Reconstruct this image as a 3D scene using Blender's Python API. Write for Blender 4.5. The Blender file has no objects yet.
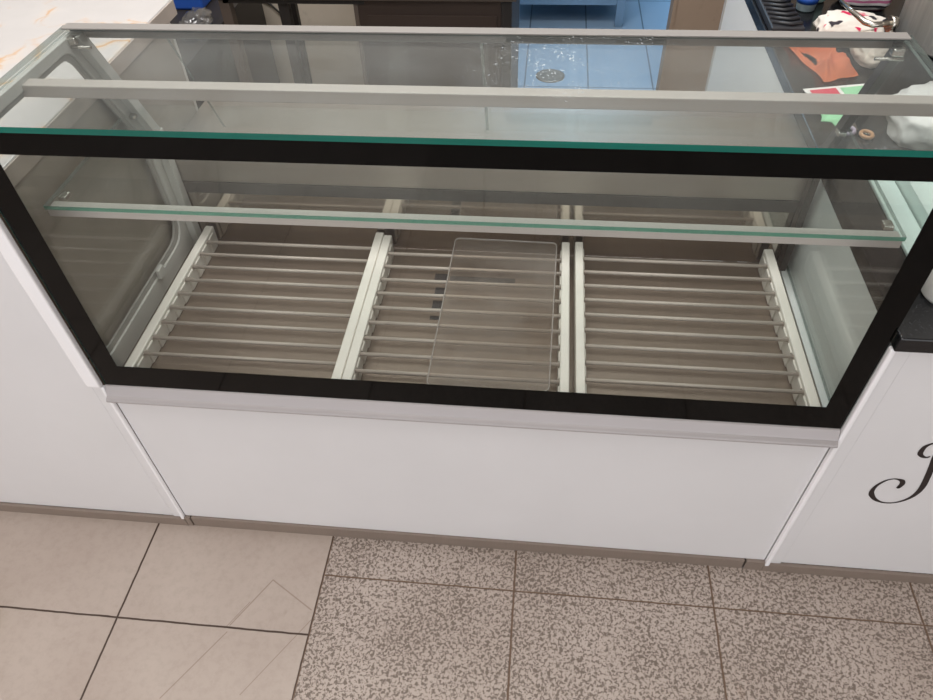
import bpy, bmesh, math, random
from mathutils import Vector, Matrix, noise

random.seed(7)
S = bpy.context.scene
COL = S.collection


# ------------------------------------------------------------------ materials
def lin(c):
    return tuple(((v / 255) / 12.92 if v / 255 <= .04045 else ((v / 255 + .055) / 1.055) ** 2.4) for v in c) + (1,)


class NT:
    """small helper round a node tree"""
    def __init__(self, name):
        self.m = bpy.data.materials.new(name)
        self.m.use_nodes = True
        self.t = self.m.node_tree
        self.t.nodes.clear()
        self.out = self.t.nodes.new('ShaderNodeOutputMaterial')

    def n(self, kind, **kw):
        nd = self.t.nodes.new(kind)
        for k, v in kw.items():
            setattr(nd, k, v)
        return nd

    def l(self, a, b):
        self.t.links.new(a, b)

    def put(self, sock, v):
        if isinstance(v, (int, float)):
            sock.default_value = v
        elif isinstance(v, tuple):
            sock.default_value = v
        else:
            self.l(v, sock)

    def math(self, op, a, b=0.0, c=0.0):
        nd = self.n('ShaderNodeMath', operation=op)
        self.put(nd.inputs[0], a)
        self.put(nd.inputs[1], b)
        self.put(nd.inputs[2], c)
        return nd.outputs[0]

    def mix(self, f, a, b):
        nd = self.n('ShaderNodeMix', data_type='RGBA')
        self.put(nd.inputs[0], f)
        self.put(nd.inputs[6], a)
        self.put(nd.inputs[7], b)
        return nd.outputs[2]

    def coord(self, kind='Object', scale=(1, 1, 1)):
        tc = self.n('ShaderNodeTexCoord')
        mp = self.n('ShaderNodeMapping')
        mp.inputs['Scale'].default_value = scale
        self.l(tc.outputs[kind], mp.inputs['Vector'])
        return mp.outputs[0]

    def noise(self, vec, scale, detail=3, rough=.5, dist=0):
        nd = self.n('ShaderNodeTexNoise')
        self.l(vec, nd.inputs['Vector'])
        nd.inputs['Scale'].default_value = scale
        nd.inputs['Detail'].default_value = detail
        nd.inputs['Roughness'].default_value = rough
        nd.inputs['Distortion'].default_value = dist
        return nd.outputs[0]

    def step(self, v, lo, hi):
        nd = self.n('ShaderNodeMapRange')
        nd.clamp = True
        self.put(nd.inputs[0], v)
        nd.inputs[1].default_value = lo
        nd.inputs[2].default_value = hi
        return nd.outputs[0]

    def bsdf(self, col, rough=.5, metal=0., spec=.5, bump=None, bump_d=.001):
        b = self.n('ShaderNodeBsdfPrincipled')
        self.put(b.inputs['Base Color'], col)
        self.put(b.inputs['Roughness'], rough)
        self.put(b.inputs['Metallic'], metal)
        b.inputs['Specular IOR Level'].default_value = spec
        if bump is not None:
            bp = self.n('ShaderNodeBump')
            bp.inputs['Distance'].default_value = bump_d
            self.l(bump, bp.inputs['Height'])
            self.l(bp.outputs[0], b.inputs['Normal'])
        return b.outputs[0]

    def end(self, sh):
        self.l(sh, self.out.inputs[0])
        return self.m


def plain(name, c, rough=.5, metal=0., var=.06, scale=9., spec=.5, bump=0.):
    """one colour with a faint mottling"""
    t = NT(name)
    v = t.coord()
    f = t.noise(v, scale, 4)
    a = lin(c)
    d = tuple(max(0, x * (1 - var)) for x in a[:3]) + (1,)
    e = tuple(min(1, x * (1 + var)) for x in a[:3]) + (1,)
    col = t.mix(t.step(f, .3, .7), d, e)
    return t.end(t.bsdf(col, rough, metal, spec, f if bump else None, bump))


def brushed(name, c, rough=.3, scale=(4, 160, 160), var=.1, metal=1.):
    t = NT(name)
    v = t.coord('Object', scale)
    f = t.noise(v, 3, 3)
    a = lin(c)
    col = t.mix(f, tuple(x * (1 - var) for x in a[:3]) + (1,), tuple(min(1, x * (1 + var)) for x in a[:3]) + (1,))
    r = t.math('MULTIPLY_ADD', f, .1, rough - .05)
    return t.end(t.bsdf(col, r, metal))


def glass(name, tint=(.93, .97, .95, 1), f0=.045, dust=0., specks=0., gl_rough=0.0, dust_col=(.75, .75, .72, 1)):
    t = NT(name)
    lw = t.n('ShaderNodeLayerWeight')
    lw.inputs[0].default_value = .5
    p = t.math('POWER', lw.outputs['Facing'], 5.)
    fr = t.math('MULTIPLY_ADD', p, 1 - f0, f0)
    tr = t.n('ShaderNodeBsdfTransparent')
    tr.inputs[0].default_value = tint
    base = tr.outputs[0]
    if dust or specks:
        v = t.coord()
        df = t.n('ShaderNodeBsdfDiffuse')
        df.inputs[0].default_value = dust_col
        cloud = t.noise(v, 6, 5, .6)
        cl = t.math('MULTIPLY', t.step(cloud, .25, .8), dust)
        if specks:
            fine = t.step(t.noise(v, 210, 2, .5), .62, .70)
            patch = t.step(t.noise(v, 3.3, 2), .60, .72)
            vd = t.n('ShaderNodeVectorMath', operation='DISTANCE')
            t.l(v, vd.inputs[0])
            vd.inputs[1].default_value = (.90, .25, 1.18)
            patch = t.math('MAXIMUM', patch, t.math('MULTIPLY', t.step(vd.outputs['Value'], .17, .04), t.step(t.noise(v, 22, 3), .45, .6)))
            cl = t.math('ADD', cl, t.math('MULTIPLY', t.math('MULTIPLY', fine, patch), specks))
        mx = t.n('ShaderNodeMixShader')
        t.l(cl, mx.inputs[0])
        t.l(base, mx.inputs[1])
        t.l(df.outputs[0], mx.inputs[2])
        base = mx.outputs[0]
    gl = t.n('ShaderNodeBsdfGlossy')
    gl.inputs['Roughness'].default_value = gl_rough
    mx = t.n('ShaderNodeMixShader')
    t.l(fr, mx.inputs[0])
    t.l(base, mx.inputs[1])
    t.l(gl.outputs[0], mx.inputs[2])
    return t.end(mx.outputs[0])


def glass_edge(name, c, see=.25):
    t = NT(name)
    v = t.coord('Object', (2, 40, 40))
    f = t.noise(v, 3, 3)
    a = lin(c)
    col = t.mix(f, tuple(x * .75 for x in a[:3]) + (1,), tuple(min(1, x * 1.25) for x in a[:3]) + (1,))
    b = t.bsdf(col, .12, 0, .5)
    tr = t.n('ShaderNodeBsdfTransparent')
    tr.inputs[0].default_value = tuple(x ** .4 for x in a[:3]) + (1,)
    mx = t.n('ShaderNodeMixShader')
    mx.inputs[0].default_value = see
    t.l(b, mx.inputs[1])
    t.l(tr.outputs[0], mx.inputs[2])
    return t.end(mx.outputs[0])


TX, TILE = -.0846, .4852
BORDER = TX + TILE


def floor_mat():
    t = NT('shop_floor_tiles')
    tc = t.n('ShaderNodeTexCoord')
    sp = t.n('ShaderNodeSeparateXYZ')
    t.l(tc.outputs['Object'], sp.inputs[0])
    x, y = sp.outputs[0], sp.outputs[1]
    vec = tc.outputs['Object']
    wob = t.math('MULTIPLY', t.math('SUBTRACT', t.noise(vec, 25, 2), .5), .003)

    def joint(co, off, w):
        q = t.math('ADD', t.math('SUBTRACT', co, off), wob)
        q = t.math('ADD', q, TILE * 20.5)
        q = t.math('MODULO', q, TILE)
        q = t.math('ABSOLUTE', t.math('SUBTRACT', q, TILE / 2))
        return t.step(q, w, w * .55)

    jx = joint(x, TX, .0030)
    jb = joint(y, -.2688, .0029)
    js = joint(y, -.1157, .0024)
    side = t.math('GREATER_THAN', x, BORDER)
    # beige tile
    big = t.noise(vec, 2.6, 4)
    fine = t.noise(vec, 45, 4, .7)
    beige = t.mix(t.step(big, .3, .7), lin((172, 156, 146)), lin((186, 172, 162)))
    beige = t.mix(t.math('MULTIPLY', t.step(fine, .45, .8), .3), beige, lin((140, 124, 110)))
    stains = t.step(t.noise(vec, 17, 2, .4), .74, .80)
    beige = t.mix(t.math('MULTIPLY', stains, .35), beige, lin((118, 98, 80)))
    # scratches on the beige tiles
    scr = None
    for (ax, ay), (bx, by), w in [((.274, -.14), (.202, -.263), .0016), ((.274, -.14), (.391, -.208), .0016),
                                  ((.233, -.202), (.192, -.271), .0010), ((.2, -.28), (.097, -.441), .0014),
                                  ((.397, -.233), (.278, -.417), .0010)]:
        dx, dy = bx - ax, by - ay
        L2 = dx * dx + dy * dy
        px, py = t.math('SUBTRACT', x, ax), t.math('SUBTRACT', y, ay)
        h = t.math('ADD', t.math('MULTIPLY', px, dx / L2), t.math('MULTIPLY', py, dy / L2))
        h = t.math('MINIMUM', t.math('MAXIMUM', h, 0.), 1.)
        ex = t.math('SUBTRACT', px, t.math('MULTIPLY', h, dx))
        ey = t.math('SUBTRACT', py, t.math('MULTIPLY', h, dy))
        d = t.math('SQRT', t.math('ADD', t.math('MULTIPLY', ex, ex), t.math('MULTIPLY', ey, ey)))
        m = t.step(d, w * 1.4, w * .4)
        scr = m if scr is None else t.math('MAXIMUM', scr, m)
    beige = t.mix(t.math('MULTIPLY', scr, .55), beige, lin((120, 100, 84)))
    beige = t.mix(t.math('MAXIMUM', jb, jx), beige, lin((66, 50, 40)))
    # speckled tile
    worm = t.noise(vec, 150, 1.2, .5, .7)
    dens = t.math('MULTIPLY', t.math('SUBTRACT', t.noise(vec, 5, 2), .5), .16)
    w2 = t.step(t.math('ADD', worm, dens), .40, .55)
    light = t.mix(t.step(big, .3, .7), lin((178, 163, 153)), lin((188, 174, 165)))
    speck = t.mix(w2, lin((120, 107, 98)), light)
    rust = t.step(t.noise(vec, 8, 1.5, .4), .73, .78)
    speck = t.mix(t.math('MULTIPLY', rust, .3), speck, lin((160, 120, 88)))
    speck = t.mix(t.math('MAXIMUM', js, jx), speck, lin((112, 90, 74)))
    col = t.mix(side, beige, speck)
    jn = t.math('MAXIMUM', jx, t.mix(side, jb, js))
    hgt = t.math('SUBTRACT', t.math('MULTIPLY', t.math('MULTIPLY', w2, side), .35), jn)
    rough = t.math('MULTIPLY_ADD', side, .2, .45)
    return t.end(t.bsdf(col, rough, 0, .35, hgt, .0012))


def kitchen_floor_mat():
    t = NT('back_room_tiles')
    tc = t.n('ShaderNodeTexCoord')
    sp = t.n('ShaderNodeSeparateXYZ')
    t.l(tc.outputs['Object'], sp.inputs[0])
    m = None
    for o, off, T, w in ((sp.outputs[0], .79, .32, .005), (sp.outputs[1], 2.55, .56, .005)):
        q = t.math('ABSOLUTE', t.math('SUBTRACT', t.math('MODULO', t.math('ADD', o, T * 20.5 - off), T), T / 2))
        j = t.step(q, w, w * .5)
        m = j if m is None else t.math('MAXIMUM', m, j)
    f = t.noise(tc.outputs['Object'], 3, 4)
    col = t.mix(f, lin((150, 178, 204)), lin((168, 192, 214)))  # blue tint put into the tile colour for part of the room's daylight
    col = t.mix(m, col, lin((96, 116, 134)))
    return t.end(t.bsdf(col, .4))


def marble_mat():
    t = NT('white_marble_gold_veins')
    v = t.coord('Object', (1, 1, 1))
    d = t.noise(v, 3.0, 5, .6)
    w = t.n('ShaderNodeTexVoronoi', feature='DISTANCE_TO_EDGE')
    ad = t.n('ShaderNodeVectorMath', operation='ADD')
    t.l(v, ad.inputs[0])
    nn = t.n('ShaderNodeTexNoise')
    t.l(v, nn.inputs['Vector'])
    nn.inputs['Scale'].default_value = 7
    nn.inputs['Detail'].default_value = 4
    sc = t.n('ShaderNodeVectorMath', operation='SCALE')
    t.l(nn.outputs[1], sc.inputs[0])
    sc.inputs['Scale'].default_value = .22
    t.l(sc.outputs[0], ad.inputs[1])
    t.l(ad.outputs[0], w.inputs['Vector'])
    w.inputs['Scale'].default_value = 6.5
    vein = t.math('MULTIPLY', t.step(w.outputs['Distance'], .06, .0), t.step(d, .45, .56))
    halo = t.math('MULTIPLY', t.step(w.outputs['Distance'], .2, .0), t.step(d, .46, .64))
    col = t.mix(t.step(d, .3, .7), lin((186, 182, 180)), lin((197, 194, 192)))
    col = t.mix(t.math('MULTIPLY', halo, .45), col, lin((226, 188, 140)))
    col = t.mix(t.math('MULTIPLY', vein, .85), col, lin((196, 146, 84)))
    return t.end(t.bsdf(col, .25))


def granite_mat():
    t = NT('black_speckled_worktop')
    v = t.coord()
    f = t.step(t.noise(v, 320, 2, .6), .62, .72)
    col = t.mix(f, lin((22, 22, 24)), lin((66, 66, 70)))
    return t.end(t.bsdf(col, .22, 0, .5))


def wall_mat(name, a, b):
    t = NT(name)
    v = t.coord()
    f = t.noise(v, 2.2, 5, .6)
    g = t.step(t.noise(v, 26, 4, .6), .6, .8)
    col = t.mix(t.step(f, .3, .7), lin(a), lin(b))
    col = t.mix(t.math('MULTIPLY', g, .3), col, tuple(x * .5 for x in lin(a)[:3]) + (1,))
    return t.end(t.bsdf(col, .7))


def print_mat(name, base, inks, scale=14, lo=.52, hi=.56):
    """cloth with a blotchy print"""
    t = NT(name)
    v = t.coord()
    col = lin(base)
    for i, c in enumerate(inks):
        mp = t.n('ShaderNodeMapping')
        mp.inputs['Location'].default_value = (3.1 * i + 1, 1.7 * i, .9 * i)
        t.l(v, mp.inputs['Vector'])
        f = t.step(t.noise(mp.outputs[0], scale, 2), lo + .06, hi + .06)
        col = t.mix(f, col, lin(c))
    b = t.noise(v, 60, 3)
    return t.end(t.bsdf(col, .85, 0, .2, b, .002))


def stripe_mat(name, cols, freq=60, axis=0):
    t = NT(name)
    tc = t.n('ShaderNodeTexCoord')
    sp = t.n('ShaderNodeSeparateXYZ')
    t.l(tc.outputs['Object'], sp.inputs[0])
    ramp = t.n('ShaderNodeValToRGB')
    ramp.color_ramp.interpolation = 'CONSTANT'
    k = len(cols)
    el = ramp.color_ramp.elements
    while len(el) < k:
        el.new(.5)
    for i, c in enumerate(cols):
        el[i].position = i / k
        el[i].color = lin(c)
    q = t.math('FRACT', t.math('MULTIPLY', sp.outputs[axis], freq))
    t.l(q, ramp.inputs[0])
    return t.end(t.bsdf(ramp.outputs[0], .8))


M = dict(
    floor=floor_mat(), kfloor=kitchen_floor_mat(), marble=marble_mat(), granite=granite_mat(),
    white=plain('white_laminate', (224, 222, 223), .28, var=.02, scale=4),
    white_side=plain('white_side_board', (244, 246, 244), .4, var=.02, scale=4),
    profile=plain('white_plastic_profile', (248, 246, 248), .12, var=.015),
    marble_edge=plain('worn_beige_edge_band', (176, 164, 154), .5, var=.1),
    gasket=plain('grey_gasket', (150, 148, 142), .5),
    chip=plain('grey_brown_board', (150, 141, 130), .55, var=.08),
    kick=brushed('brown_grey_plinth', (146, 132, 122), .45, (160, 4, 4), .12, .3),
    alu=plain('satin_aluminium', (172, 166, 166), .38, .3, .02),
    alu_warm=plain('anodised_rail', (196, 189, 184), .4, .25, .03),
    rail=plain('grey_rear_rail', (140, 136, 132), .45, .1, .02),
    steel=brushed('brushed_steel', (170, 161, 152), .4, (3, 120, 120), .06),
    deck=brushed('steel_deck', (130, 115, 102), .34, (6, 60, 6), .12, .45),
    mirror_steel=brushed('polished_steel', (182, 172, 162), .08, (3, 60, 60), .05),
    black=plain('black_glass_border', (6, 6, 6), .06, var=.2, spec=.17),
    black_frame=plain('black_frame', (38, 34, 32), .3, var=.1),
    dark_gap=plain('dark_recess', (30, 27, 25), .7),
    pane=glass('clear_glass', (.975, .985, .98, 1), .04),
    top_pane=glass('dusty_top_glass', (.965, .985, .98, 1), .05, .055, .9, 0, (.66, .72, .74, 1)),
    shelf_pane=glass('shelf_glass', (.965, .985, .975, 1), .045, .03),
    door_pane=glass('door_glass', (.97, .985, .98, 1), .05, .06),
    edge_clear=glass_edge('clear_glass_edge', (150, 164, 158), .6),
    edge=glass_edge('teal_glass_edge', (8, 100, 88), .1),
    edge_pale=glass_edge('pale_green_glass_edge', (74, 140, 118), .35),
    acrylic=glass('cloudy_acrylic', (.97, .95, .93, 1), .045, .16, .05, .12, (.66, .60, .55, 1)),
    acrylic_edge=glass_edge('acrylic_edge', (196, 188, 182), .45),
    comb=plain('ivory_plastic', (230, 224, 214), .4, var=.03),
    liner=plain('white_liner', (188, 186, 180), .4, var=.05),
    bar=plain('grey_light_bar', (176, 167, 160), .45, .1, .02),
    rod=plain('grey_rod', (182, 170, 160), .5, .1, .05),
    chrome=plain('chrome', (205, 200, 192), .25, 1, .02),
    alu_pot=brushed('pot_aluminium', (226, 224, 218), .35, (26, 26, 1.5), .3, .35),
    lid=plain('pot_lid', (168, 150, 122), .4, .6, .1),
    wall=wall_mat('shop_wall', (196, 188, 178), (210, 203, 194)),
    back_wall=wall_mat('kitchen_wall', (160, 154, 146), (174, 168, 160)),
    brown_panel=wall_mat('brown_panel', (156, 136, 118), (168, 148, 130)),
    dirty_wall=wall_mat('stained_wall', (204, 192, 174), (220, 208, 192)),
    ceil=wall_mat('white_ceiling', (218, 216, 212), (226, 224, 220)),
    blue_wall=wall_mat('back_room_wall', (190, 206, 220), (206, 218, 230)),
    jamb=plain('white_jamb', (196, 190, 182), .4),
    cab=brushed('dark_brown_steel', (84, 72, 66), .4, (3, 60, 60), .1, .5),
    cab_top=brushed('table_steel', (120, 110, 102), .35, (3, 60, 60), .08, .8),
    leg_dark=plain('dark_leg', (44, 40, 38), .5),
    leg_brown=plain('brown_leg', (110, 98, 90), .5, .4),
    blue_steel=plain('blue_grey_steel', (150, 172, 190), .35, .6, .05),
    black_plastic=plain('black_plastic', (42, 42, 46), .4),
    bag_white=print_mat('floral_cloth', (226, 218, 208), [(206, 40, 84), (60, 54, 60)], 17, .53, .56),
    bag_stripe=stripe_mat('striped_cloth', [(40, 38, 44), (240, 236, 236), (206, 120, 160), (240, 236, 236)], 34, 2),
    beige_cloth=plain('beige_cloth', (214, 204, 190), .9, var=.08, scale=30, bump=.002),
    orange=plain('orange_cloth', (250, 148, 100), .9, var=.1, scale=14, bump=.003),
    orange_dark=plain('orange_cloth_patch', (150, 78, 60), .9, var=.1),
    paper=plain('white_paper', (236, 232, 226), .8, var=.02),
    red=plain('red_print', (214, 64, 84), .8, var=.05),
    green=plain('green_print', (150, 206, 160), .8, var=.05),
    clear_blue=glass('bluish_plastic', (.82, .92, .96, 1), .08, 1.3, 0, .1, (.66, .82, .88, 1)),
    blue=plain('blue_plastic', (40, 84, 170), .35),
    mint=plain('mint_plastic', (178, 214, 204), .5),
    crumple=glass('crinkled_film', (.9, .9, .9, 1), .18, .15, 0, .15),
    white_plastic=plain('white_plastic', (232, 232, 228), .35, var=.02),
    pale_tray=plain('pale_aqua_plastic', (204, 222, 216), .3, var=.03),
    cup=plain('white_card', (232, 228, 222), .6, var=.02),
    letter=plain('black_vinyl', (34, 24, 24), .4, var=.1),
    sticker=plain('dark_label', (40, 34, 32), .5, var=.2, scale=120),
    amber=plain('amber_plastic', (186, 140, 100), .4),
    lilac=plain('lilac_plastic', (176, 164, 178), .5),
    lime=plain('yellow_green_plastic', (196, 198, 92), .5),
    drain=brushed('drain_steel', (150, 140, 130), .45, (60, 60, 60), .1, .6),
    cable=plain('black_cable', (40, 36, 34), .5),
    lamp=None,
)
_t = NT('lamp_diffuser')
_e = _t.n('ShaderNodeEmission')
_e.inputs[0].default_value = (1, .95, .88, 1)
_e.inputs[1].default_value = 5
M['lamp'] = _t.end(_e.outputs[0])


# ------------------------------------------------------------------ mesh helpers
class MB:
    def __init__(self):
        self.b = bmesh.new()

    def quad(self, vs, mi=0, smooth=False):
        f = self.b.faces.new([self.b.verts.new(v) for v in vs])
        f.material_index = mi
        f.smooth = smooth
        return f

    def box(self, x0, x1, y0, y1, z0, z1, bev=0., mi=0, seg=2):
        b2 = bmesh.new()
        bmesh.ops.create_cube(b2, size=1)
        for v in b2.verts:
            v.co = Vector(((x0 + x1) / 2 + v.co.x * (x1 - x0), (y0 + y1) / 2 + v.co.y * (y1 - y0), (z0 + z1) / 2 + v.co.z * (z1 - z0)))
        if bev:
            bmesh.ops.bevel(b2, geom=b2.edges[:], offset=bev, segments=seg, affect='EDGES', profile=.5)
        for f in b2.faces:
            f.material_index = mi
        self._join(b2)
        return self

    def _join(self, b2):
        me = bpy.data.meshes.new('tmp')
        b2.to_mesh(me)
        b2.free()
        self.b.from_mesh(me)
        bpy.data.meshes.remove(me)

    def tube(self, pts, r, n=12, caps=True, mi=0, closed=False):
        pts = [Vector(p) for p in pts]
        rs = r if isinstance(r, (list, tuple)) else [r] * len(pts)
        rings = []
        N = len(pts)
        up = None
        for i, p in enumerate(pts):
            a = pts[(i - 1) % N] if (closed or i > 0) else p
            c = pts[(i + 1) % N] if (closed or i < N - 1) else p
            d = (c - a).normalized()
            if up is None:
                up = d.orthogonal().normalized()
            up = (up - d * up.dot(d)).normalized()
            s = d.cross(up)
            rings.append([self.b.verts.new(p + (up * math.cos(2 * math.pi * k / n) + s * math.sin(2 * math.pi * k / n)) * rs[i]) for k in range(n)])
        for i in range(N if closed else N - 1):
            A, B = rings[i], rings[(i + 1) % N]
            for k in range(n):
                f = self.b.faces.new((A[k], A[(k + 1) % n], B[(k + 1) % n], B[k]))
                f.smooth = True
                f.material_index = mi
        if caps and not closed:
            for R_ in (rings[0][::-1], rings[-1]):
                f = self.b.faces.new(R_)
                f.material_index = mi
        return self

    def lathe(self, prof, cx, cy, n=40, mi=0, smooth=True):
        """prof: list of (r, z)"""
        rings = []
        for r, z in prof:
            rings.append([self.b.verts.new((cx + r * math.cos(2 * math.pi * k / n), cy + r * math.sin(2 * math.pi * k / n), z)) for k in range(n)])
        for A, B in zip(rings, rings[1:]):
            for k in range(n):
                f = self.b.faces.new((A[k], A[(k + 1) % n], B[(k + 1) % n], B[k]))
                f.smooth = smooth
                f.material_index = mi
        for R_, rev in ((rings[0], True), (rings[-1], False)):
            f = self.b.faces.new(R_[::-1] if rev else R_)
            f.material_index = mi
        return self

    def prism_x(self, yz, x0, x1, mi=0, smooth=False, edge_mi=None):
        """outline in Y,Z swept along X"""
        A = [self.b.verts.new((x0, y, z)) for y, z in yz]
        B = [self.b.verts.new((x1, y, z)) for y, z in yz]
        n = len(yz)
        for k in range(n):
            f = self.b.faces.new((A[k], A[(k + 1) % n], B[(k + 1) % n], B[k]))
            f.material_index = mi if edge_mi is None else edge_mi
            f.smooth = smooth
        for R_ in (A[::-1], B):
            f = self.b.faces.new(R_)
            f.material_index = mi
        return self

    def ring_x(self, outer, inner, x0, x1, mi=0):
        """frame between two matched Y,Z loops, swept along X"""
        n = len(outer)
        V = {}
        for tag, L in (('o', outer), ('i', inner)):
            for xx in (0, 1):
                V[tag, xx] = [self.b.verts.new(((x0, x1)[xx], y, z)) for y, z in L]
        for k in range(n):
            j = (k + 1) % n
            for q in ((V['o', 0][k], V['o', 0][j], V['i', 0][j], V['i', 0][k]), (V['o', 1][j], V['o', 1][k], V['i', 1][k], V['i', 1][j]),
                      (V['o', 0][j], V['o', 0][k], V['o', 1][k], V['o', 1][j]), (V['i', 0][k], V['i', 0][j], V['i', 1][j], V['i', 1][k])):
                self.b.faces.new(q).material_index = mi
        return self

    def build(self, name, mats, parent=None, bevel=0., label=None):
        bmesh.ops.recalc_face_normals(self.b, faces=self.b.faces[:])
        me = bpy.data.meshes.new(name)
        self.b.to_mesh(me)
        self.b.free()
        for m in (mats if isinstance(mats, (list, tuple)) else [mats]):
            me.materials.append(m)
        o = bpy.data.objects.new(name, me)
        COL.objects.link(o)
        if parent is not None:
            o.parent = parent
            o.matrix_parent_inverse = Matrix.Translation(parent_world(parent)).inverted()
        if bevel:
            bv = o.modifiers.new('bevel', 'BEVEL')
            bv.width = bevel
            bv.segments = 2
            bv.limit_method = 'ANGLE'
        if label:
            o['label'] = label
        return o


def parent_world(p):
    v = Vector((0, 0, 0))
    while p is not None:
        v += p.location
        p = p.parent if p.type == 'EMPTY' else None
    return v


def box(*a, **k):
    return MB().box(*a, **k)


def tag(o, label, cat, group=None):
    o['label'] = label
    o['category'] = cat
    if group:
        o['group'] = group
    return o


def thing(name, loc, label, cat, group=None):
    o = bpy.data.objects.new(name, None)
    COL.objects.link(o)
    o.location = loc
    o.empty_display_size = .05
    return tag(o, label, cat, group)


def struct(o):
    o['kind'] = 'structure'
    return o


def rounded(pts, rad, n=6):
    """round the corners of a convex outline (list of 2-tuples, one radius each)"""
    out = []
    N = len(pts)
    for i in range(N):
        p = Vector(pts[i])
        a = (Vector(pts[i - 1]) - p).normalized()
        c = (Vector(pts[(i + 1) % N]) - p).normalized()
        ang = a.angle(c)
        r = rad[i] if isinstance(rad, (list, tuple)) else rad
        d = r / math.tan(ang / 2)
        s, e = p + a * d, p + c * d
        for k in range(n + 1):
            u = k / n
            out.append(tuple((1 - u) ** 2 * s + 2 * u * (1 - u) * p + u * u * e))
    return out


def inset(pts, d):
    N = len(pts)
    c = sum((Vector(p) for p in pts), Vector((0, 0))) / N
    lines = []
    for i in range(N):
        p, q = Vector(pts[i]), Vector(pts[(i + 1) % N])
        t = (q - p).normalized()
        nn = Vector((-t.y, t.x))
        if (c - p).dot(nn) < 0:
            nn = -nn
        w = d[i] if isinstance(d, (list, tuple)) else d
        lines.append((p + nn * w, t))
    out = []
    for i in range(N):
        (p, t), (q, s) = lines[i - 1], lines[i]
        den = t.x * s.y - t.y * s.x
        k = ((q.x - p.x) * s.y - (q.y - p.y) * s.x) / den
        out.append(tuple(p + t * k))
    return out


def lump(name, mat, c, size, parent=None, amp=.18, freq=9, seed=0, flat=True, sub=4):
    """a soft crumpled form: bag, cloth"""
    b = bmesh.new()
    bmesh.ops.create_icosphere(b, subdivisions=sub, radius=1)
    for v in b.verts:
        d = v.co.copy()
        s = Vector((math.copysign(abs(d.x) ** .75, d.x), math.copysign(abs(d.y) ** .75, d.y), math.copysign(abs(d.z) ** .8, d.z)))
        k = 1 + amp * noise.noise(d * freq * .25 + Vector((seed, seed * 2, 0))) + amp * .45 * noise.noise(d * freq * .7 + Vector((0, seed, seed)))
        k -= amp * .3 * abs(noise.noise(d * freq * .45 + Vector((seed, 5, 0))))
        s *= k
        v.co = Vector((c[0] + s.x * size[0], c[1] + s.y * size[1], c[2] + s.z * size[2]))
    lo = c[2] - size[2] * .8
    for v in b.verts:
        if flat and v.co.z < lo:
            v.co.z = lo
    for f in b.faces:
        f.smooth = True
    m = MB()
    m.b.free()
    m.b = b
    return m.build(name, mat, parent)


# ------------------------------------------------------------------ setting
struct(box(-3.2, 4.6, -4.2, 2.52, -.06, 0).build('floor', M['floor']))
struct(box(-3.2, 4.6, 2.525, 5.2, -.06, 0).build('floor_kitchen', M['kfloor']))
struct(box(-3.2, 4.6, -4.2, 5.2, 2.9, 3.0).build('ceiling', M['ceil']))
struct(box(-3.3, -3.2, -4.2, 5.2, 0, 2.9).build('wall_left', M['wall']))
struct(box(4.6, 4.7, -4.2, 5.2, 0, 2.9).build('wall_right', M['wall']))
w = MB()
w.box(-3.2, -.62, 2.46, 2.52, 0, 2.9)
w.box(-.62, .70, 2.46, 2.52, 0, 2.9)
w.box(.70, 1.455, 2.46, 2.52, 2.1, 2.9)
w.box(1.455, 4.6, 2.46, 2.52, 0, 2.9)
struct(w.build('wall_back', M['back_wall']))
struct(box(-.60, .69, 2.452, 2.46, 0, .9).build('trim_1', M['dirty_wall']))
struct(box(-3.2, 4.6, 5.2, 5.3, 0, 2.9).build('wall_far', M['blue_wall']))
sf = MB()                                            # shop front: low sill, head and mullions round open daylight
sf.box(-3.2, 4.6, -4.3, -4.2, 2.6, 2.9)
for x in (-3.2, -1.3, .6, 2.5, 4.5):
    sf.box(x, x + .08, -4.3, -4.2, 0, 2.6)
struct(sf.build('window_1', M['jamb']))
# drain in the back room floor
dr = MB().lathe([(.074, .0005), (.074, .004), (.062, .006), (.058, .004)], .918, 2.665, 40)
tag(dr.build('floor_drain', M['drain']), 'round steel drain cover in the blue lit floor tiles', 'drain')

# ------------------------------------------------------------------ display case
W = 1.5
ZL, ZT = .577, 1.18
case = thing('display_case', (W / 2, .25, 0), 'long empty glass bakery display case on a white base with black front border', 'display case')
box(-.0006, W + .0005, .0, .018, .040, .556).build('front_panel', M['white'], case, .0015)
box(.017, 1.452, -.006, .012, .0, .0395).build('kick_plate', M['kick'], case)
for xa, xb in ((-.0008, .0135), (1.4565, 1.5008)):
    box(xa, xb, -.0075, .012, .0, .0395).build('plinth_end', M['kick'], case)
box(.002, .018, .0185, .52, .034, .572).build('side_board', M['chip'], case)
box(W - .018, W - .002, .0185, .515, .034, .572).build('side_board', M['white_side'], case)
# moulded aluminium ledge along the bottom of the glass
prof = [(.0055, .5775), (-.0018, .5775), (-.0045, .5755), (-.0110, .560), (-.0135, .5545)]
for k in range(9):
    a = math.radians(70 - 25 * k * 1.0)
    prof.append((-.0145 - .0085 * math.sin(math.radians(180 * k / 8)) * 1.0, .5545 - .0175 * k / 8))
prof += [(-.006, .536), (-.0006, .536), (-.0006, .5565), (.0055, .5565)]
MB().prism_x(prof, .0, W).build('front_ledge', M['alu'], case, .0008)
# deck
box(.02, W - .02, .0065, .5028, .560, .572).build('deck', M['deck'], case)
# back
MB().box(.02, W - .02, .503, .515, .573, .722).build('back_panel', M['mirror_steel'], case)
MB().box(.02, W - .02, .503, .515, .7535, .811).build('rear_apron', M['steel'], case)
box(.02, W - .02, .500, .518, .7225, .753).build('door_track', M['dark_gap'], case)
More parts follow.
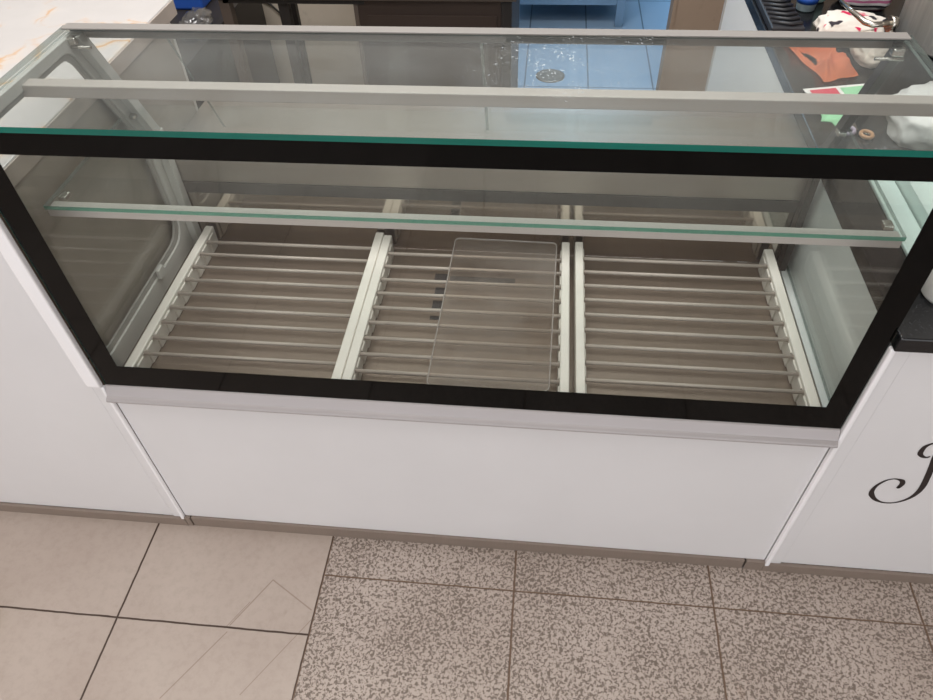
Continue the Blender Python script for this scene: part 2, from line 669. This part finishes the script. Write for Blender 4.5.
# glass
fg = box(.0, W, .0, .006, .5785, 1.1695)
for f in fg.b.faces:
    f.material_index = 1 if abs(f.normal.y) < .5 else 0
fg.build('front_glass', [M['pane'], M['edge']], case)
bo = MB()
X0, X1, Z0, Z1 = .003, W - .0005, .579, 1.169
x0, x1, z0, z1 = .0515, 1.4535, .639, 1.131
for q in ((X0, X1, Z0, z0), (X0, X1, z1, Z1), (X0, x0, z0, z1), (x1, X1, z0, z1)):
    bo.box(q[0], q[1], -.0014, -.0004, q[2], q[3])
bo.build('black_border', M['black'], case)
tg = box(-.001, W + .001, -.004, .362, 1.170, 1.180)
for f in tg.b.faces:
    f.material_index = 0 if abs(f.normal.z) > .5 else (1 if f.normal.y < -.5 else 2)
tg.build('top_glass', [M['top_pane'], M['edge'], M['edge_clear']], case)
SIDE = [(.007, .5785), (.007, 1.1695), (.362, 1.1695), (.492, .895), (.500, .5785)]
SOUT = rounded(SIDE, .004, 6)
for xx in (.0005, W - .0065):
    s = MB().prism_x(SIDE, xx, xx + .006, 0, edge_mi=1)
    s.build('side_glass', [M['pane'], M['edge_clear']], case)
# white moulded frame with round inner corners inside the left pane
inn = rounded(inset(SIDE, [.012, .020, .040, .045, .05]), [.03, .03, .045, .05, .06], 6)
MB().ring_x(SOUT, inn, .0075, .017).build('side_frame', M['liner'], case, .002, label='white moulded frame with round inner corners')
gin = rounded(inset(SIDE, [.022, .030, .052, .058, .064]), [.03, .03, .045, .05, .06], 6)
MB().ring_x(inn, gin, .0075, .0125).build('gasket', M['gasket'], case, label='grey gasket')
MB().box(.0175, .026, .285, .312, .625, .650, .002).build('latch', M['liner'], case)
# dark rear frame inside the right pane, pale one inside the left pane
for xa, xb, mk, lb in ((W - .024, W - .008, 'black_frame', 'dark frame'), (.018, .036, 'liner', 'pale frame')):
    fr = MB().prism_x([(.336, 1.1690), (.362, 1.1690), (.492, .897), (.466, .897)], xa, xb)
    fr.box(xa, xb, .474, .4995, .573, .8965)
    fr.build('rear_post', M[mk], case, .001, label=lb)
# aluminium rail along the back of the top glass
MB().box(.007, W - .007, .3625, .3655, 1.157, 1.1835).box(.007, W - .007, .341, .364, 1.1803, 1.1835).build('rear_rail', M['rail'], case, .0008)
# light bar under the top glass
lb = MB().box(.010, W - .009, .166, .193, 1.138, 1.160, .002)
lb.build('light_bar', M['bar'], case)
# shelf
sh = box(.012, W - .012, .080, .455, .968, .976)
for f in sh.b.faces:
    f.material_index = 1 if f.normal.y < -.5 else (2 if abs(f.normal.x) > .5 else 0)
sh.build('glass_shelf', [M['shelf_pane'], M['edge_pale'], M['edge_clear']], case)
MB().box(.014, W - .014, .0815, .108, .9525, .9675, .001).build('shelf_rail', M['alu_warm'], case)
for yy in (.12, .42):
    for xx in (.0185, W - .0245):
        MB().box(xx - .006, xx + .01, yy, yy + .02, .958, .9672, .002).build('shelf_support', M['chrome'], case)
# sliding rear doors on the slope
dv = Vector((0, .13, -.2745)).normalized()
dn = Vector((0, .2745, .13)).normalized()
for (xa, xb, off, hx) in ((.185, .79, .010, (.288, .770)), (.775, W - .045, .018, (.785, 1.32))):
    d = MB()
    p0 = Vector((0, .362, 1.1565)) + dn * off
    p1 = p0 + dv * .282
    th = dn * .004
    vs = [Vector((xa, *p0.yz)), Vector((xb, *p0.yz)), Vector((xb, *p1.yz)), Vector((xa, *p1.yz))]
    d.b.faces.new([d.b.verts.new(v) for v in vs])
    bmesh.ops.solidify(d.b, geom=d.b.faces[:], thickness=.004)
    for f in d.b.faces:
        f.material_index = 0
    door = d.build('rear_door', M['door_pane'], case)
    e = MB()
    for hxx in ((xa, xa + .006),) if off > .015 else ((xa, xa + .005),):
        a0, a1 = p0 + dn * .0005, p1 + dn * .0005
        e.b.faces.new([e.b.verts.new(v) for v in (Vector((hxx[0], *a0.yz)), Vector((hxx[1], *a0.yz)), Vector((hxx[1], *a1.yz)), Vector((hxx[0], *a1.yz)))])
    bmesh.ops.solidify(e.b, geom=e.b.faces[:], thickness=-.006)
    ob = e.build('edge_strip', M['edge_clear'], door)
    ob.matrix_parent_inverse = door.matrix_basis.inverted()
# glass clamps at the rear corners
for xx, s in ((.022, 1), (W - .022, -1)):
    c = MB().box(xx - .010, xx + .010, .330, .349, 1.156, 1.1695, .003)
    c.tube([(xx - s * .012, .334, 1.152), (xx + s * .034, .334, 1.152)], .003, 10)
    c.build('glass_clamp', M['chrome'], case)

# ------------------------------------------------------------------ racks
RY = [.060 + .0478 * i for i in range(9)]


def rack(xa, xb, label, wl=.021, wr=.021, y0=.009, y1=.497, dy=0):
    t = thing('rod_rack', ((xa + xb) / 2, .26, .5725), label, 'rack', 'rod racks on the case deck')
    for x0, x1, sgn in ((xa, xa + wl, 1), (xb - wr, xb, -1)):
        r = MB().box(x0, x1, y0, y1, .5725, .626, .003)
        for i in range(10):                              # comb teeth between the rods
            yc = RY[0] + dy - .0239 + .0478 * i
            tx0, tx1 = (x1 - .002, x1 + .0028) if sgn > 0 else (x0 - .0028, x0 + .002)
            r.box(tx0, tx1, max(y0, yc - .015), min(y1, yc + .015), .5735, .617, .0015, seg=1)
        r.build('side_comb', M['comb'], t)
    for y in RY:
        MB().tube([(xa + wl * .6, y + dy, .616), (xb - wr * .6, y + dy, .616)], .0042, 10).build('rod', M['rod'], t)
    return t


rack(.055, .5175, 'wide rod rack with white combs beside the left side pane')
rack(.5182, .976, 'middle rod rack with the clear plastic sheet lying on it', wr=.019, y1=.487, dy=-.016)
rack(.989, 1.452, 'wide rod rack with white combs and bare rods beside the right side pane', wl=.019, y1=.49, dy=-.006)

# clear plastic sheet with a low turned-up rim
tr = thing('plastic_tray', (.815, .25, .621), 'cloudy clear plastic sheet tray lying across the middle rods', 'tray')
out = rounded([(.692, .0085), (.936, .010), (.945, .482), (.698, .487)], .014, 5)
s = MB()
top = [s.b.verts.new((x, y, .6232)) for x, y in out]
bot = [s.b.verts.new((x, y, .6208)) for x, y in out]
s.b.faces.new(top).material_index = 0
s.b.faces.new(bot[::-1]).material_index = 0
for k in range(len(out)):
    s.b.faces.new((top[k], bot[k], bot[(k + 1) % len(out)], top[(k + 1) % len(out)])).material_index = 1
s.build('sheet', [M['acrylic'], M['acrylic_edge']], tr)
s = MB()
s.tube([(x, y, .6245) for x, y in out], .0016, 6, closed=True)
s.build('rim', M['acrylic_edge'], tr)
# dark printed label on the deck, under the middle rods
st = MB()
st.box(.655, .688, .374, .410, .5722, .5728)
for ya, yb in ((.325, .360), (.280, .314), (.250, .262)):
    st.box(.662, .686, ya, yb, .5722, .5728)
st.box(.692, .85, .376, .404, .5722, .5728)
tag(st.build('label_sticker', M['sticker']), 'dark printed label stuck to the deck under the middle rods', 'label')

# ------------------------------------------------------------------ steel work table behind the case
wt = thing('work_table', (.75, .65, 0), 'polished steel work table standing right behind the display case', 'table')
MB().box(.004, W + .0035, .521, .79, .795, .812).build('table_top', M['steel'], wt)
for xx in (.05, W - .05):
    for yy in (.56, .75):
        box(xx - .015, xx + .015, yy - .015, yy + .015, 0, .795).build('leg', M['steel'], wt)

# ------------------------------------------------------------------ left counter
lc = thing('counter', (-.65, .35, 0), 'white counter with gold veined marble top beside the left end of the case', 'counter')
box(-1.35, -.0355, 0, .018, .034, 1.028).build('front_panel', M['white'], lc, .0015)
box(-1.35, -.0012, -.0085, -.0005, 0, .0335).build('kick_plate', M['kick'], lc)
box(-.016, -.0045, .0185, .745, 0, 1.028).build('side_panel', M['chip'], lc)
box(-.022, -.0042, .746, .756, 0, 1.028).build('corner_strip', M['jamb'], lc)
MB().box(-1.35, -.022, .740, .757, 0, 1.028).build('back_panel', M['chip'], lc)
tp = box(-1.35, -.0045, -.012, .800, 1.0285, 1.067, .003)
tp.build('counter_top', M['marble'], lc)
MB().box(-.0042, -.0012, -.010, .799, 1.030, 1.0645, .001).build('edge_band', M['marble_edge'], lc)
p = MB()
p.prism_x([(0, .5765), (-.008, .5765), (-.014, .580), (-.014, 1.028), (0, 1.028)], -.035, -.0035)
p.build('edge_trim', M['profile'], lc, .005)
p = MB()
p.box(-.0105, -.0013, -.009, .002, .032, .5740, .003)
MB().box(-.034, -.0108, -.0015, .002, .034, .574, .0006).build('trim_strip', M['white'], lc)

p.build('edge_trim', M['profile'], lc)

# ------------------------------------------------------------------ right counter
rc = thing('counter', (2.1, .8, 0), 'white counter with black speckled top and black script letter beside the right end', 'counter')
box(1.541, 2.75, 0, .018, .034, .8095).build('front_panel', M['white'], rc, .0015)
box(1.5012, 2.75, -.0085, -.0005, 0, .0335).build('kick_plate', M['kick'], rc)
box(1.5045, 1.5165, .0185, 1.74, 0, .8095).build('side_panel', M['white_side'], rc)
box(1.503, 1.535, 1.741, 1.765, 0, .8095).build('corner_strip', M['jamb'], rc)
MB().box(1.536, 2.75, 1.745, 1.76, 0, .8095).build('back_panel', M['chip'], rc)
g = box(1.5035, 2.75, -.016, 1.765, .810, .842, .003)
g.build('counter_top', M['granite'], rc)
p = MB()
MB().box(1.5125, 1.540, -.0025, .002, .030, .8095, .0008).build('trim_strip', M['white'], rc)
p.box(1.5013, 1.5122, -.011, .002, .028, .8095, .003)
p.build('edge_trim', M['profile'], rc)


def ribbon(pts, name, y=-.0006):
    """stroke of varying width lying on the front panel, from (x, z, half width)"""
    P = [Vector((a, b)) for a, b, _ in pts]
    H = [c for *_, c in pts]
    fine, fw = [], []
    n = len(P)
    for i in range(n - 1):
        p0, p1, p2, p3 = P[max(i - 1, 0)], P[i], P[i + 1], P[min(i + 2, n - 1)]
        for k in range(6):
            u = k / 6
            fine.append(.5 * ((2 * p1) + (p2 - p0) * u + (2 * p0 - 5 * p1 + 4 * p2 - p3) * u * u + (-p0 + 3 * p1 - 3 * p2 + p3) * u ** 3))
            fw.append(H[i] * (1 - u) + H[i + 1] * u)
    fine.append(P[-1])
    fw.append(H[-1])
    m = MB()
    Lf, Rt = [], []
    for i, p in enumerate(fine):
        d = (fine[min(i + 1, len(fine) - 1)] - fine[max(i - 1, 0)]).normalized()
        q = Vector((-d.y, d.x))
        Lf.append(p + q * fw[i])
        Rt.append(p - q * fw[i])
    d0 = (fine[0] - fine[1]).normalized()
    for i in range(len(fine) - 1):
        m.b.faces.new([m.b.verts.new((v.x, y, v.y)) for v in (Lf[i], Lf[i + 1], Rt[i + 1], Rt[i])])
    for c, r in ((fine[0], fw[0]), (fine[-1], fw[-1])):
        m.b.faces.new([m.b.verts.new((c.x + r * math.cos(a * math.pi / 8), y, c.y + r * math.sin(a * math.pi / 8))) for a in range(16)])
    bmesh.ops.remove_doubles(m.b, verts=m.b.verts[:], dist=1e-5)
    bmesh.ops.recalc_face_normals(m.b, faces=m.b.faces[:])
    return m


A = [(1.679, .393, .0042), (1.681, .406, .0054), (1.677, .417, .0051), (1.667, .422, .0024), (1.657, .422, .0015), (1.645, .414, .0024), (1.635, .395, .0033), (1.633, .375, .0048), (1.637, .36, .0057), (1.649, .344, .0045), (1.663, .335, .0027), (1.676, .332, .0021), (1.691, .334, .0021), (1.705, .343, .0027), (1.717, .359, .0039), (1.723, .381, .0054), (1.723, .406, .0063), (1.718, .439, .0064), (1.712, .471, .0063), (1.705, .504, .0063), (1.701, .531, .0063), (1.697, .556, .0054)]
B = [(1.693, .506, .0021), (1.689, .503, .0021), (1.681, .505, .0036), (1.673, .513, .0051), (1.671, .524, .0051), (1.672, .537, .0042), (1.678, .546, .0027), (1.687, .552, .0018), (1.702, .556, .0021), (1.719, .561, .003)]
m = ribbon(A, 'a')
m2 = ribbon(B, 'b', -.0008)
me = bpy.data.meshes.new('t')
m2.b.to_mesh(me)
m2.b.free()
m.b.from_mesh(me)
m.build('script_letter', M['letter'], rc, label='black script letter')

# ------------------------------------------------------------------ things on the right counter
CT = .8422
# white roll standing near the case
cu = thing('paper_roll', (1.616, .10, CT), 'white paper roll standing on the black counter top beside the case', 'paper roll')
MB().lathe([(.043, CT), (.047, CT + .006), (.048, CT + .11), (.044, CT + .115)], 1.616, .10, 36).build('paper', M['cup'], cu)
MB().lathe([(.018, CT + .1151), (.018, CT + .1165)], 1.616, .10, 24).build('core', M['leg_brown'], cu)
# shallow pale tray behind it
ty = thing('food_tray', (1.76, .34, CT), 'pale aqua plastic tray with raised rim behind the paper roll', 'tray')
box(1.577, 1.625, .175, .50, CT, CT + .008, .002).build('flange', M['pale_tray'], ty)
box(1.637, 1.93, .185, .49, CT, CT + .006).build('bottom', M['pale_tray'], ty)
rim = MB()
rim.box(1.629, 1.637, .175, .50, CT, CT + .035).box(1.93, 1.938, .175, .50, CT, CT + .035)
rim.box(1.637, 1.93, .175, .183, CT, CT + .035).box(1.637, 1.93, .492, .50, CT, CT + .035)
rim.build('rim', M['pale_tray'], ty)
bw = MB().lathe([(.035, CT + .0065), (.050, CT + .02), (.056, CT + .05), (.052, CT + .05), (.045, CT + .022), (.03, CT + .012)], 1.745, .37, 36)
tag(bw.build('bowl', M['beige_cloth']), 'small beige bowl standing in the pale plastic tray', 'bowl')
# white carrier bag lying behind the tray
bg = lump('carrier_bag', M['white_plastic'], (1.79, .635, CT + .045), (.135, .10, .056), amp=.2, freq=8, seed=4)
tag(bg, 'crumpled white carrier bag lying behind the pale tray', 'bag')
# scissors
pc = thing('scissors', (1.61, .65, CT), 'scissors with lilac and amber handles lying on the black counter top', 'scissors')
r = MB()
r.tube([(1.622 + .012 * math.cos(a * math.pi / 8), .632 + .015 * math.sin(a * math.pi / 8), CT + .005) for a in range(16)], .0045, 8, closed=True)
r.build('handle', M['amber'], pc, label='amber handle')
r = MB()
r.tube([(1.585 + .015 * math.cos(a * math.pi / 8), .650 + .018 * math.sin(a * math.pi / 8), CT + .005) for a in range(16)], .0045, 8, closed=True)
r.build('handle', M['lilac'], pc, label='lilac handle')
r = MB()
r.box(1.600, 1.611, .655, .72, CT, CT + .004, .001)
r.build('blade', M['chrome'], pc)


def flat(pts, z0, z1):
    m = MB()
    top = [m.b.verts.new((x, y, z1)) for x, y in pts]
    bot = [m.b.verts.new((x, y, z0)) for x, y in pts]
    m.b.faces.new(top)
    m.b.faces.new(bot[::-1])
    for k in range(len(pts)):
        m.b.faces.new((top[k], bot[k], bot[(k + 1) % len(pts)], top[(k + 1) % len(pts)]))
    return m


# printed papers
pp = thing('printed_leaflet', (1.61, .83, CT), 'white bordered leaflet printed red and green lying under the orange cloth', 'leaflet')
flat([(1.532, .853), (1.690, .888), (1.705, .79), (1.548, .768)], CT, CT + .001).build('sheet', M['paper'], pp)
flat([(1.546, .846), (1.612, .861), (1.620, .79), (1.558, .780)], CT + .001, CT + .0014).build('red_panel', M['red'], pp)
flat([(1.622, .862), (1.686, .877), (1.696, .80), (1.630, .79)], CT + .001, CT + .0014).build('green_panel', M['green'], pp)
fl = flat([(1.550, .760), (1.610, .762), (1.604, .728), (1.590, .700), (1.567, .668), (1.562, .692), (1.538, .694), (1.545, .712)], CT + .0002, CT + .002)
tag(fl.build('paper_scrap', M['green']), 'torn pale green paper scrap lying in front of the leaflet', 'paper')
# orange cloth
oc = thing('kitchen_cloth', (1.62, 1.02, CT), 'crumpled orange cloth heaped on the black counter top', 'cloth')
g = MB()
N = 34
vs = [[None] * N for _ in range(N)]
C4 = [Vector((1.535, 1.125)), Vector((1.635, 1.115)), Vector((1.588, .885)), Vector((1.682, .925))]
for i in range(N):
    for j in range(N):
        u, v = i / (N - 1), j / (N - 1)
        q = C4[0].lerp(C4[1], u).lerp(C4[2].lerp(C4[3], u), v)
        wv = .016 * (1 - abs(2 * u - 1) * .3)
        x = q.x + wv * noise.noise(Vector((u * 3, v * 3, 1)))
        y = q.y + wv * noise.noise(Vector((u * 3, v * 3, 7)))
        e = min(u, 1 - u, v, 1 - v)
        ridge = .022 * (1 - abs(noise.noise(Vector((u * 2.4 + 3, v * 2.6, 2)))) * 3)
        zz = CT + .004 + min(1, e * 6) * max(.002, .014 + ridge + .012 * noise.noise(Vector((u * 5, v * 5, 3))))
        vs[i][j] = g.b.verts.new((x, y, zz))
for i in range(N - 1):
    for j in range(N - 1):
        f = g.b.faces.new((vs[i][j], vs[i + 1][j], vs[i + 1][j + 1], vs[i][j + 1]))
        f.smooth = True
bmesh.ops.solidify(g.b, geom=g.b.faces[:], thickness=.003)
g.build('cloth', M['orange'], oc)
# bags
fb = thing('cloth_bag', (1.71, 1.2, CT), 'white cloth bag with pink print slumped beside the big pot', 'bag')
lump('body', M['bag_white'], (1.722, 1.175, CT + .024), (.092, .062, .030), fb, .2, 9, 2)
lump('bottom', M['beige_cloth'], (1.735, 1.035, CT + .022), (.045, .075, .027), fb, .18, 9, 9)
sb = thing('striped_bag', (1.80, 1.43, CT), 'black white and pink striped bag standing behind the white cloth bag', 'bag')
lump('body', M['bag_stripe'], (1.815, 1.40, CT + .055), (.085, .070, .066), sb, .14, 8, 5)
for dx in (0, .04):
    MB().tube([(1.765 + dx, 1.44, CT + .095), (1.77 + dx, 1.36, CT + .115), (1.79 + dx, 1.325, CT + .085), (1.80 + dx, 1.325, CT + .055)], .005, 8).build('handle', M['cable'], sb)
# clear tub with blue label and the mint jar behind it
tb = thing('plastic_tub', (1.645, 1.355, CT), 'clear bluish plastic tub with blue label beside the black ribbed tray', 'tub')
MB().lathe([(.024, CT), (.028, CT + .004), (.034, CT + .07), (.037, CT + .074), (.037, CT + .078), (.032, CT + .078)], 1.645, 1.355, 32).build('tub', M['clear_blue'], tb)
MB().lathe([(.0295, CT + .022), (.0318, CT + .042), (.0322, CT + .042), (.0299, CT + .022)], 1.645, 1.355, 32).build('tub_label', M['blue'], tb, label='blue label')
mt = MB().lathe([(.020, CT), (.026, CT + .005), (.030, CT + .055), (.025, CT + .06)], 1.690, 1.42, 30)
tag(mt.build('jar', M['mint']), 'pale mint plastic jar behind the clear tub', 'jar')
# black ribbed tray
rt = thing('ribbed_tray', (1.56, 1.45, CT), 'black ribbed plastic tray lying on the far end of the black counter top', 'tray')
MB().box(1.512, 1.602, 1.17, 1.74, CT, CT + .02, .004).build('base', M['black_plastic'], rt)
rb = MB()
for i in range(17):
    y = 1.185 + i * .032
    rb.tube([(1.520, y + .020, CT + .022), (1.565, y, CT + .025), (1.597, y + .014, CT + .022)], .0058, 6)
rb.build('ribs', M['black_plastic'], rt)
# big pot
pt = thing('cooking_pot', (2.0, 1.16, CT), 'big aluminium cooking pot with lid standing on the black counter top', 'pot')
px, py = 2.02, 1.15
pr = [(.165, CT), (.178, CT + .010), (.180, CT + .135), (.186, CT + .138), (.186, CT + .145), (.176, CT + .145), (.150, CT + .02)]
MB().lathe(pr, px, py, 64).build('body', M['alu_pot'], pt)
MB().lathe([(.182, CT + .146), (.184, CT + .151), (.12, CT + .165), (.03, CT + .170), (.016, CT + .185), (.022, CT + .196), (.012, CT + .202)], px, py, 64).build('lid', M['lid'], pt)
# ladle leaning in front of it
ld = thing('ladle', (1.75, .99, CT), 'steel ladle with bent handle leaning in front of the pot', 'ladle')
MB().tube([(1.650, 1.135, CT + .112), (1.662, 1.06, CT + .110), (1.680, .995, CT + .107), (1.695, .982, CT + .106), (1.735, .990, CT + .106)], [.004, .006, .0075, .0075, .007], 12).build('handle', M['chrome'], ld)
MB().tube([(1.734, .990, CT + .106), (1.752, .994, CT + .106)], [.019, .015], 24).build('bowl', M['chrome'], ld)
MB().tube([(1.745, .993, CT + .09), (1.80, 1.015, CT + .008)], [.005, .007], 10).build('stem', M['chrome'], ld)

# ------------------------------------------------------------------ kitchen behind
kt = thing('prep_table', (.3, 1.8, 0), 'dark steel kitchen table with open left half against the stained wall', 'table')
MB().box(-.24, .79, 1.49, 2.15, .805, .835, .003).build('table_top', M['cab_top'], kt)
MB().box(-.20, .285, 1.50, 1.52, .790, .805).build('apron', M['leg_dark'], kt)
MB().box(-.20, .285, 2.08, 2.10, .765, .805).build('apron', M['leg_dark'], kt)
cb = MB().box(.262, .74, 1.505, 2.10, .06, .804)
cb.build('cabinet', M['cab'], kt)
MB().box(.741, .775, 1.50, 2.10, .0, .804).build('end_panel', M['leg_dark'], kt)
MB().box(.292, .725, 1.499, 1.5045, .10, .755).build('cabinet_door', M['cab'], kt)
for (xa, xb, ya, yb, mk) in ((-.215, -.180, 1.50, 1.535, 'leg_brown'), (-.175, -.145, 2.05, 2.08, 'leg_dark'), (-.014, .020, 1.51, 1.54, 'leg_dark'), (.247, .261, 1.505, 1.55, 'leg_brown')):
    box(xa, xb, ya, yb, 0, .805).build('leg', M[mk], kt)
# loose cable hanging on the stained wall
cbl = MB().tube([(-.46, 2.447, .46), (-.40, 2.447, .425), (-.34, 2.447, .36), (-.315, 2.447, .28), (-.30, 2.446, .10), (-.30, 2.44, .012), (-.29, 2.40, .005)], .004, 8)
tag(cbl.build('cable', M['cable']), 'thin black cable hanging down the stained wall', 'cable')
# low dark cabinet left, blue crate and crinkled film on it
dc = thing('low_cabinet', (-.55, 1.9, 0), 'low dark cabinet standing left of the prep table', 'cabinet')
MB().box(-1.1, -.405, 1.2, 2.35, .08, .55).build('body', M['leg_dark'], dc)
MB().box(-1.1, -.40, 1.19, 2.36, .55, .57).build('cabinet_top', M['leg_dark'], dc)
for xx in (-1.06, -.47):
    for yy in (1.25, 2.27):
        box(xx, xx + .05, yy, yy + .05, 0, .08).build('leg', M['leg_dark'], dc)
bc = thing('blue_crate', (-.59, 2.12, .57), 'blue plastic crate with pale rim on the low dark cabinet', 'crate')
b = MB()
b.box(-.66, -.52, 2.0, 2.24, .5705, .69)
b.build('body', M['blue'], bc, .01)
MB().box(-.667, -.513, 1.993, 2.247, .69, .70, .003).build('rim', M['crumple'], bc, label='clear rim')
fm = lump('plastic_film', M['crumple'], (-.46, 1.78, .605), (.045, .10, .042), amp=.3, freq=14, seed=12)
tag(fm, 'crinkled clear plastic film lying beside the blue crate', 'plastic film')

# back room table under blue light
bt = thing('steel_table', (1.0, 3.6, 0), 'blue lit steel table with low shelf in the back room', 'table')
for xa in (.682, 1.268):
    for ya in (3.28, 3.95):
        MB().box(xa, xa + .045, ya, ya + .045, .012, .88).box(xa + .004, xa + .041, ya + .004, ya + .041, 0, .012).build('leg', M['blue_steel'], bt)
MB().box(.66, 1.335, 3.26, 4.02, .88, .92).build('table_top', M['blue_steel'], bt)
MB().box(.728, 1.267, 3.285, 3.99, .12, .15).build('shelf', M['blue_steel'], bt)

# corner of a wall panel and its white edge right of the doorway
struct(box(1.455, 2.4, 2.445, 2.459, 0, 2.1).build('trim_2', M['brown_panel']))
struct(box(1.440, 1.4545, 2.44, 2.53, 0, 2.1).build('trim_3', M['brown_panel']))

# yellow-green ball at the very left of the floor
ball = MB()
bmesh.ops.create_uvsphere(ball.b, u_segments=24, v_segments=14, radius=.026, matrix=Matrix.Translation((-.4145, -.300, .026)))
for f in ball.b.faces:
    f.smooth = True
tag(ball.build('ball', M['lime']), 'small yellow-green ball lying on the beige floor tiles', 'ball')

# ------------------------------------------------------------------ light
wd = bpy.data.worlds.new('daylight')
S.world = wd
wd.use_nodes = True
bgn = wd.node_tree.nodes['Background']
bgn.inputs[0].default_value = (.86, .92, 1, 1)
bgn.inputs[1].default_value = 1.0


def area(name, loc, rot, sx, sy, e, col=(1, 1, 1)):
    l = bpy.data.lights.new(name, 'AREA')
    l.shape = 'RECTANGLE'
    l.size, l.size_y = sx, sy
    l.energy = e
    l.color = col
    o = bpy.data.objects.new(name, l)
    COL.objects.link(o)
    o.location = loc
    o.rotation_euler = rot
    return o


area('shopfront_daylight', (.7, -4.15, 1.35), (math.radians(90), 0, 0), 7.4, 2.4, 66, (1, .985, .97))
area('overhead_fill', (-.3, -.25, 2.86), (0, 0, 0), 4.6, 1.6, 58, (1, .98, .965))  # added overhead fill to brighten the case interior and right side panel
area('kitchen_fill', (.6, 1.25, 2.86), (0, 0, 0), 2.6, .8, 52, (1, .98, .965))  # added fill that lifts the kitchen and its upper wall, no fitting known
area('back_room_blue_fill', (1.12, 3.5, 2.86), (0, 0, 0), .7, .7, 42, (.46, .74, 1))  # added overhead light standing in for blue daylight from an unseen window

# ------------------------------------------------------------------ camera
cd = bpy.data.cameras.new('camera')
cam = bpy.data.objects.new('camera', cd)
COL.objects.link(cam)
R_ = Vector((.99440624, .10121972, -.03017937))
U_ = Vector((-.05284078, .7241405, .68762518))
F_ = Vector((-.09145533, .68218407, -.72543837))
mat = Matrix((R_, U_, -F_)).transposed().to_4x4()
mat.translation = Vector((.89858, -.90159, 1.70152))
cam.matrix_world = mat
cd.sensor_width = 36
cd.lens = 711.0925 * 36 / 933
cd.clip_start = .02
S.camera = cam

S.view_settings.view_transform = 'Standard'
S.view_settings.look = 'None'
S.view_settings.gamma = 1
S.view_settings.use_curve_mapping = False
S.view_settings.exposure = 0
S.cycles.use_denoising = True
S.cycles.max_bounces = 14
S.cycles.transparent_max_bounces = 40
S.cycles.glossy_bounces = 8
S.cycles.caustics_reflective = False
S.cycles.caustics_refractive = False
